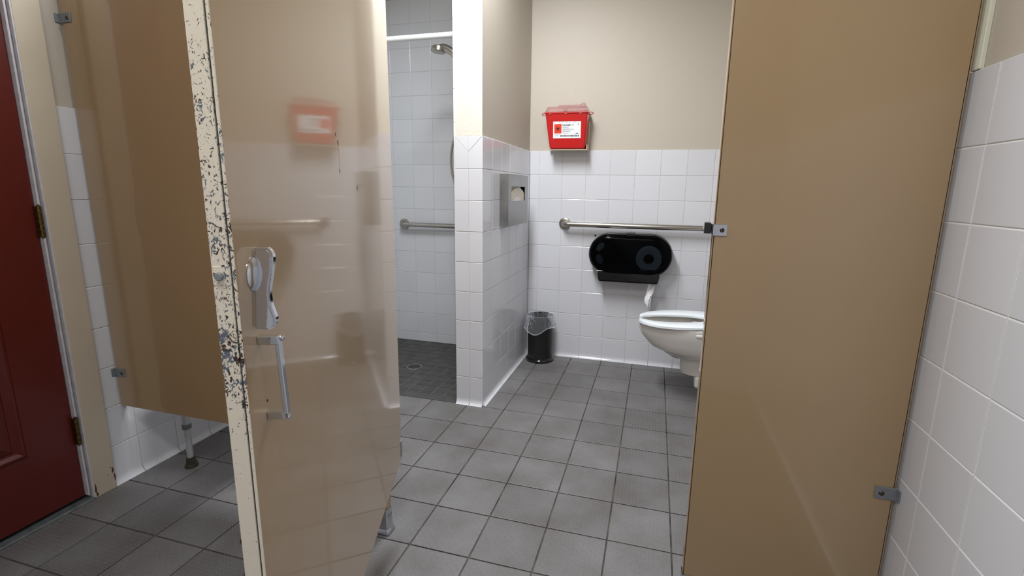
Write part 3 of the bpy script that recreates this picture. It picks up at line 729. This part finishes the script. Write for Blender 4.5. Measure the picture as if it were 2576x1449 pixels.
# smoked cover: shallow dome
bm = B(); lay = []
for e, y in ((.010, -.104), (.012, -.114), (.020, -.123), (.034, -.128)): lay.append(ringverts(stadium(CX, CZ, HW-e, RR-e, 18), YB+y))
for a, b2 in zip(lay, lay[1:]):
    for i in range(k): bm.faces.new((a[i], a[(i+1) % k], b2[(i+1) % k], b2[i]))
bm.faces.new(lay[-1]); bmesh.ops.recalc_face_normals(bm, faces=bm.faces)
tag(obj('cover', bm, 'smoke', t, smooth=True), label='smoked translucent oval cover')
bm = B(); fr = B(); bm.free(); bm = fr
prism(bm, [(-.322, .640), (-.328, .607), (-.323, .576), (-.318, .566), (.038, .566), (.043, .576), (.048, .607), (.046, .650), (-.324, .650)], (0, 0, 0), (1, 0, 0), (0, 0, 1), (0, -1, 0), -YB, -(YB-.118), 0)
box(bm, (-.316, YB-.118, .563), (.036, YB-.098, .569)); box(bm, (-.31, YB-.1195, .572), (.03, YB-.116, .580), .001)
obj('throat', bm, 'black', t)
bm = B(); tube(bm, [(-.335, YB-.1215, .629), (.058, YB-.1215, .629)], .0012, 6); obj('ridge', bm, 'black', t)
obj('key_latch', mbox((-.162, YB-.112, .852), (-.112, YB-.05, .872), .003, 2), 'blackmatte', t)
for x, z, a0 in ((-.322, .775, .9), (-.325, .695, -1.1)):
    bm = B(); pl = [(x+.032*math.cos(a)*math.cos(a0)-.019*math.sin(a)*math.sin(a0), z+.032*math.cos(a)*math.sin(a0)+.019*math.sin(a)*math.cos(a0)) for a in [2*math.pi*i/14 for i in range(14)]]
    XZ(bm, pl, YB-.012, YB-.085, .004); tag(obj('spindle_arm', bm, 'alu', t, smooth=True), label='pale grey spindle arm seen through the smoked cover')
tr = thing('toilet_paper_roll', (-.024, YB-.06, .64), 'white paper roll seen through the smoked dispenser cover, end hanging out', 'toilet paper')
bm = B(); rc_ = (-.022, YB-.020, .7135)
lathe(bm, rc_, (0, -1, 0), [(0, .033), (.078, .033), (.0785, .0345), (.0785, .0755), (.077, .077), (0, .077), (0, .033)], 48)
obj('roll', bm, 'paper', tr, smooth=True)
bm = B(); lathe(bm, rc_, (0, -1, 0), [(0, .0325), (.079, .0325), (.079, .0305), (.0, .0305)], 32); obj('cardboard_core', bm, 'tan', tr, smooth=True)
bm = B(); prev = None
for i in range(13):
    q = i/12; z = .632-.228*q; wv = .0125 + .009*math.sin(q*3.0) - .006*(q > .9)
    cx = .012 - .022*q + .006*math.sin(q*7); yy = YB-.088 - .006*math.sin(q*9)
    cur = []
    for jj in range(7):
        s = (jj/6-.5)*2; cur.append(bm.verts.new((cx+s*wv+.003*math.sin(q*14+jj), yy + .006*math.sin(s*3+q*6)+.003*math.sin(q*21+jj*2), z+.004*s)))
    if prev:
        for jj in range(6): bm.faces.new((prev[jj], prev[jj+1], cur[jj+1], cur[jj]))
    prev = cur
o = obj('hanging_sheet', bm, 'paper', tr, smooth=True)
for x, z in ((-.365, .837), (.041, .837)):
    bm = B(); lathe(bm, (x, YB+.0002, z), (0, -1, 0), [(0, .0062), (.001, .0058), (.0022, .003), (.0025, 0)], 12); obj('screw_anchor', bm, 'dark', wb, smooth=True)

# ------------------------------------------------------------------ toilet
YC = 2.682; tt = thing('toilet', (.27, YC, 0), 'white wall-hung toilet with open-front seat half behind the brown pilaster', 'toilet')
def egg(x0, x1, wy, n=40, front=2.0, back=3.2, cut=None):
    """plan outline: pointed-oval towards x0, squarer at x1"""
    xc = x0 + (x1-x0)*.46; pts = []
    for i in range(n):
        a = 2*math.pi*i/n; c, s = math.cos(a), math.sin(a)
        ex = back if c > 0 else front
        ax = (x1-xc) if c > 0 else (xc-x0)
        pts.append((xc + ax*math.copysign(abs(c)**(2/ex), c), wy*math.copysign(abs(s)**(2/max(2.0, (ex+2)/2)), s)))
    return pts
bm = B(); rings = []
def ring(pts, z, tilt=0): rings.append([bm.verts.new((x, YC+y, z + tilt*(x+.06))) for x, y in pts])
lev = [(.146, .200, .42, .060), (.150, .190, .50, .072), (.175, .1825, .56, .080), (.222, .178, .603, .090), (.240, .172, .603, .098), (.252, .148, .603, .108), (.262, .115, .603, .120), (.276, .070, .603, .136), (.298, .016, .603, .152), (.322, -.012, .603, .162), (.350, -.034, .603, .172), (.380, -.047, .603, .178), (.405, -.0535, .603, .181), (.415, -.055, .603, .181), (.4185, -.052, .603, .179)]
for z, x0, x1, wy in lev: ring(egg(x0, x1, wy, 48, 2.0 if z > .3 else 2.4, 6), z, .05 if z > .3 else 0)
ring(egg(-.030, .345, .140, 48, 2, 2.4), .4185, .05)
for z, a, b_, c_ in ((.405, -.024, .338, .134), (.37, -.010, .325, .125), (.31, .03, .30, .105), (.26, .09, .27, .075), (.235, .13, .25, .05)): ring(egg(a, b_, c_, 48, 2, 2.2), z, .05 if z > .3 else 0)
for a, b2 in zip(rings, rings[1:]):
    for i in range(48): bm.faces.new((a[i], a[(i+1) % 48], b2[(i+1) % 48], b2[i]))
bm.faces.new(rings[0][::-1]); bm.faces.new(rings[-1])
# seat-bolt shelf lip at the rear side
box(bm, (.235, YC-.183, .394), (.60, YC+.183, .417), .009, 3)
box(bm, (.26, YC-.075, .085), (.603, YC+.075, .150), .012, 3)
bmesh.ops.recalc_face_normals(bm, faces=bm.faces)
bowl = obj('bowl', bm, 'china', tt, smooth=True)
# seat, open at the front
bm = B(); OU = egg(-.061, .43, .186, 80, 2.0, 2.6); IN = egg(-.046, .318, .086, 80, 2.0, 2.2)
n = 80; i0 = n//2; gap = 3
idx = [(i0+k) % n for k in range(gap, n-gap+1)]
prof = [(0, 0), (0, .011), (.08, .017), (.25, .0195), (.70, .0195), (.92, .016), (1, .010), (1, 0)]
prev = None; first = None
def seatv(i, q, h, endf):
    a, b_ = OU[i], IN[i]; m_ = ((a[0]+b_[0])/2, (a[1]+b_[1])/2)
    x = a[0]+(b_[0]-a[0])*q; y = a[1]+(b_[1]-a[1])*q
    return Vector((x, YC+y, .4235 + .05*(x+.06) + h))
secs = []
for kk, i in enumerate(idx):
    endd = min(kk, len(idx)-1-kk); sc_ = (.35, .75, .95)[endd] if endd < 3 else 1
    secs.append([seatv(i, .5+(q-.5)*sc_, h*(.6+.4*sc_), 0) for q, h in prof])
vs = [[bm.verts.new(p) for p in s_] for s_ in secs]
for a, b2 in zip(vs, vs[1:]):
    for j in range(8): bm.faces.new((a[j], a[(j+1) % 8], b2[(j+1) % 8], b2[j]))
bm.faces.new(vs[0][::-1]); bm.faces.new(vs[-1]); bmesh.ops.recalc_face_normals(bm, faces=bm.faces)
tag(obj('seat', bm, 'seat', tt, smooth=True), label='bright white open-front seat')
for q in (-.085, .055): obj('seat_hinge', mbox((.40, YC+q, .445), (.47, YC+q+.03, .468), .004, 2), 'seat', tt)
bm = B(); tube(bm, [(.56, YC, .44), (.56, YC, .62), (.57, YC, .72)], .019, 16, smoothpath=4); tube(bm, [(.56, YC, .62), (.607, YC, .62)], .016, 14); lathe(bm, (.57, YC, .72), (0, 0, 1), [(0, .03), (.05, .03), (.07, .02), (.075, 0)], 24)
obj('flush_valve', bm, 'chrome', tt, smooth=True)

# ------------------------------------------------------------------ waste bin and liner
BC = Vector((-.690, 3.030, 0))
t = thing('waste_bin', BC, 'slim black cylindrical waste bin in the tiled corner', 'waste bin')
bm = B(); lathe(bm, BC, (0, 0, 1), [(.020, .0835), (.040, .0822), (.295, .0835), (.305, .0850), (.310, .0845), (.310, .0815), (.295, .0800), (.03, .0790), (.026, 0)], 48); obj('body', bm, 'blackmatte', t, smooth=True)
bm = B(); lathe(bm, BC, (0, 0, 1), [(.0005, 0), (.0005, .0930), (.004, .0950), (.014, .0945), (.019, .0915), (.022, .0860), (.024, .0830)], 48); obj('base_ring', bm, 'black', t, smooth=True)
bm = B(); n = 96; rings = []
def wob(a, s=1): return s*(.5*math.sin(3*a+1)+.3*math.sin(7*a+.4)+.25*math.sin(13*a+2)+.2*math.sin(23*a))
prof = [(.08, .070, .006), (.16, .073, .005), (.24, .0755, .004), (.29, .0775, .0025), (.313, .0815, .001), (.3155, .0850, .0008), (.311, .0885, .001), (.295, .0915, .0020), (.275, .0945, .0032), (.255, .0965, .0042), (.240, .0980, .0050)]
for i, (z, r, w_) in enumerate(prof):
    R_l = []
    for k in range(n):
        a = 2*math.pi*k/n
        q = max(0, (i-5)/5)
        left = max(0, math.cos(a-math.radians(205)))          # fuller on the left / front-left
        rr = min(r + w_*wob(a+z*9) + q*left*.012 + q*.004, .115)
        zz = z + (.0 if q == 0 else -q*(.030*max(0, math.cos(a-math.radians(255))) - .012*math.sin(a*5)*.4 + .010*math.sin(3*a+.6)))
        x = BC.x+rr*math.cos(a); y = BC.y+rr*math.sin(a)
        x = max(x, XS+.006); y = min(y, YB-.004)
        R_l.append(bm.verts.new((x, y, zz)))
    rings.append(R_l)
hem = [v.co.copy() for v in rings[-1]]
for a, b2 in zip(rings, rings[1:]):
    for k in range(n): bm.faces.new((a[k], a[(k+1) % n], b2[(k+1) % n], b2[k]))
hb = B(); h0 = [hb.verts.new(p+Vector((0, 0, .007))+(p-BC).normalized()*.0004) for p in hem]; h1 = [hb.verts.new(p-Vector((0, 0, .001))+(p-BC).normalized()*.0008) for p in hem]
for k in range(n): hb.faces.new((h0[k], h0[(k+1) % n], h1[(k+1) % n], h1[k]))
ln = tag(obj('bin_liner', bm, 'film', None, smooth=True), 'crinkled clear plastic liner draped over the black waste bin rim', 'bin liner')
obj('hem', hb, 'hem', ln, smooth=True)

# ------------------------------------------------------------------ seat-cover dispenser on the pier side
X0, X1, Y0, Y1, Z0, Z1 = XS+.0003, XS+.0500, 2.503, 2.905, .925, 1.205
t = thing('seat_cover_dispenser', (XS, 2.70, Z0), 'stainless seat-cover dispenser box on the tiled partition wall', 'dispenser')
oy0, oy1, oz0, oz1 = 2.558, 2.838, 1.060, 1.140
bm = B()
# case with recessed opening in its front: build front from four strips plus sides
e = .0012
for lo, hi in (((X1-e, Y0, Z0), (X1, Y1, oz0)), ((X1-e, Y0, oz1), (X1, Y1, Z1)), ((X1-e, Y0, oz0), (X1, oy0, oz1)), ((X1-e, oy1, oz0), (X1, Y1, oz1)),
               ((X0, Y0, Z0), (X1-e, Y0+e, Z1)), ((X0, Y1-e, Z0), (X1-e, Y1, Z1)), ((X0, Y0+e, Z0), (X1-e, Y1-e, Z0+e)), ((X0, Y0+e, Z1-e), (X1-e, Y1-e, Z1)), ((X0, Y0+e, Z0+e), (X0+e, Y1-e, Z1-e))):
    box(bm, lo, hi)
obj('case', bm, 'stainless', t)
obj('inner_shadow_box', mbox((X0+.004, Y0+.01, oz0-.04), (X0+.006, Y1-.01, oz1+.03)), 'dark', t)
t2 = thing('seat_covers', (X1-.02, 2.69, 1.02), 'cream paper seat covers showing through the dispenser slot', 'paper')
for i in range(5):
    bm = B(); k = 16; xx = X1-.0045-.0035*i; hw_ = .136 + .002*i; yc_ = 2.693
    poly = [(yc_-hw_, 1.02), (yc_+hw_, 1.02)] + [(yc_+hw_*math.cos(a), 1.095+(.036 if i < 4 else .060)*math.sin(a)) for a in [math.pi*j/k for j in range(k+1)]]
    prism(bm, poly, (0, 0, 0), (0, 1, 0), (0, 0, 1), (1, 0, 0), xx, xx+.0012); obj('sheet', bm, 'cover_paper', t2)
bm = B(); k = 12; poly = [(2.690+.07*math.cos(a), 1.046+.035*math.sin(a)) for a in [math.pi*j/k for j in range(k+1)]]
prism(bm, poly, (0, 0, 0), (0, 1, 0), (0, 0, 1), (1, 0, 0), X1-.0032, X1-.0026); tag(obj('fold', bm, 'label', t2), label='bluish front fold')

# ------------------------------------------------------------------ shower: rod, hand shower, drain
RYD = 2.284; ZR = 1.838
t = thing('shower_rod', ((XL+XP)/2, RYD, ZR), 'white curtain rod across the shower opening', 'curtain rod')
bm = B(); tube(bm, [(XL+.002, RYD, ZR), (XP-.002, RYD, ZR)], .0135, 20); obj('rod', bm, 'whiteplastic', t, smooth=True)
for x, s in ((XL, 1), (XP, -1)):
    bm = B(); lathe(bm, (x+s*.0002, RYD, ZR), (s, 0, 0), [(0, .026), (.006, .025), (.012, .019), (.018, .016)], 28); obj('flange', bm, 'whiteplastic', t, smooth=True)
t = thing('hand_shower', (-1.08, 2.6, 1.70), 'chrome hand shower head on the shower side of the tiled pier', 'shower head')
YH = 2.6
bm = B(); tube(bm, [(-.985, YH, 1.700), (-1.040, YH, 1.765), (-1.090, YH, 1.822), (-1.130, YH, 1.858), (-1.170, YH, 1.874), (-1.200, YH, 1.872)], [.014, .017, .0185, .020, .022, .018], 18, smoothpath=4); obj('handle', bm, 'satin', t, smooth=True)
bm = B(); lathe(bm, (-1.196, YH, 1.880), Vector((-.10, -.06, -1)), [(-.006, 0), (-.004, .028), (.002, .038), (.020, .041), (.026, .040), (.028, .036), (.0275, 0)], 32); obj('spray_head', bm, 'satin', t, smooth=True)
bm = B(); box(bm, (-1.005, YH-.018, 1.69), (XP-.0003, YH+.018, 1.73), .004, 2); obj('holder', bm, 'chrome', t)
bm = B(); tube(bm, [(-.985, YH, 1.70), (-1.02, YH, 1.62), (-1.085, YH, 1.48), (-1.122, YH, 1.36), (-1.132, YH, 1.28), (-1.122, YH, 1.19), (-1.085, YH, 1.11), (-1.02, YH, 1.10), (-.985, YH, 1.16), (-.965, YH, 1.2)], .0072, 12, smoothpath=6); obj('hose', bm, 'satin', t, smooth=True)
DC = (-1.424, 2.645, -.0005)
t = thing('floor_drain', DC, 'round chrome-rimmed drain in the dark shower floor', 'drain')
bm = B(); lathe(bm, DC, (0, 0, 1), [(0, .049), (.0022, .0485), (.0030, .0465), (.0026, .0445), (.0016, .0440)], 40); obj('rim', bm, 'chrome', t, smooth=True)
bm = B(); lathe(bm, DC, (0, 0, 1), [(.0004, .044), (.0016, .0438), (.0017, 0)], 40); gr = obj('grate', bm, 'grate', t)
bm = B()
for rr, cnt in ((.012, 6), (.023, 10), (.031, 12)):
    for i in range(cnt):
        a = 2*math.pi*i/cnt; lathe(bm, (DC[0]+rr*math.cos(a), DC[1]+rr*math.sin(a), DC[2]+.0018), (0, 0, 1), [(0, .0038), (.0002, .0038), (.0002, 0)], 8)
tag(obj('drain_hole', bm, 'dark', gr), kind='stuff')

# ------------------------------------------------------------------ shower chair behind the panel, floor fitting
t = thing('shower_chair', (-1.58, 1.55, 0), 'shower chair whose grey leg shows under the left partition panel', 'chair')
for x, y in ((-1.752, 1.362), (-1.40, 1.362), (-1.752, 1.74), (-1.40, 1.74)):
    bm = B(); tube(bm, [(x, y, .018), (x, y, .36)], .0115, 18)
    tube(bm, [(x, y, .178), (x, y, .45)], .0140, 18)
    lg = obj('leg', bm, 'alu', t, smooth=True)
    bm = B(); lathe(bm, (x, y, .0003), (0, 0, 1), [(0, 0), (0, .0235), (.004, .0245), (.009, .0230), (.012, .0178), (.040, .0160), (.041, .0115)], 24); obj('rubber_foot', bm, 'rubber', lg, smooth=True)
    bm = B(); lathe(bm, (x, y, .166), (0, 0, 1), [(0, .0115), (.0, .0165), (.018, .0168), (.020, .0145)], 24); obj('collar', bm, 'greyplastic', lg, smooth=True)
    bm = B()
    for i in range(4):
        d = Vector((.0, -1, 0)); d = Vector((-.55, -.83, 0)).normalized()
        lathe(bm, Vector((x, y, (.062+.026*i)))+d*.0112, d, [(0, .0028), (.0006, .0028), (.0006, 0)], 8)
    tag(obj('adjustment_hole', bm, 'dark', lg), kind='stuff')
obj('seat', mbox((-1.79, 1.325, .44), (-1.36, 1.78, .465), .012, 3), 'whiteplastic', t)
t = thing('floor_fitting', (-1.197, 1.09, 0), 'small round bronze floor fitting beside the chipped door edge', 'door stop')
bm = B(); lathe(bm, (-1.197, 1.09, .0003), (0, 0, 1), [(0, .026), (.003, .026), (.006, .022), (.012, .018), (.016, .012)], 28); obj('dome', bm, 'bronze', t, smooth=True)
bm = B(); lathe(bm, (-1.197, 1.09, .0135), (0, 0, 1), [(0, .0125), (.004, .011), (.005, .006), (.003, 0)], 20); obj('centre_plug', bm, 'rubber', t, smooth=True)
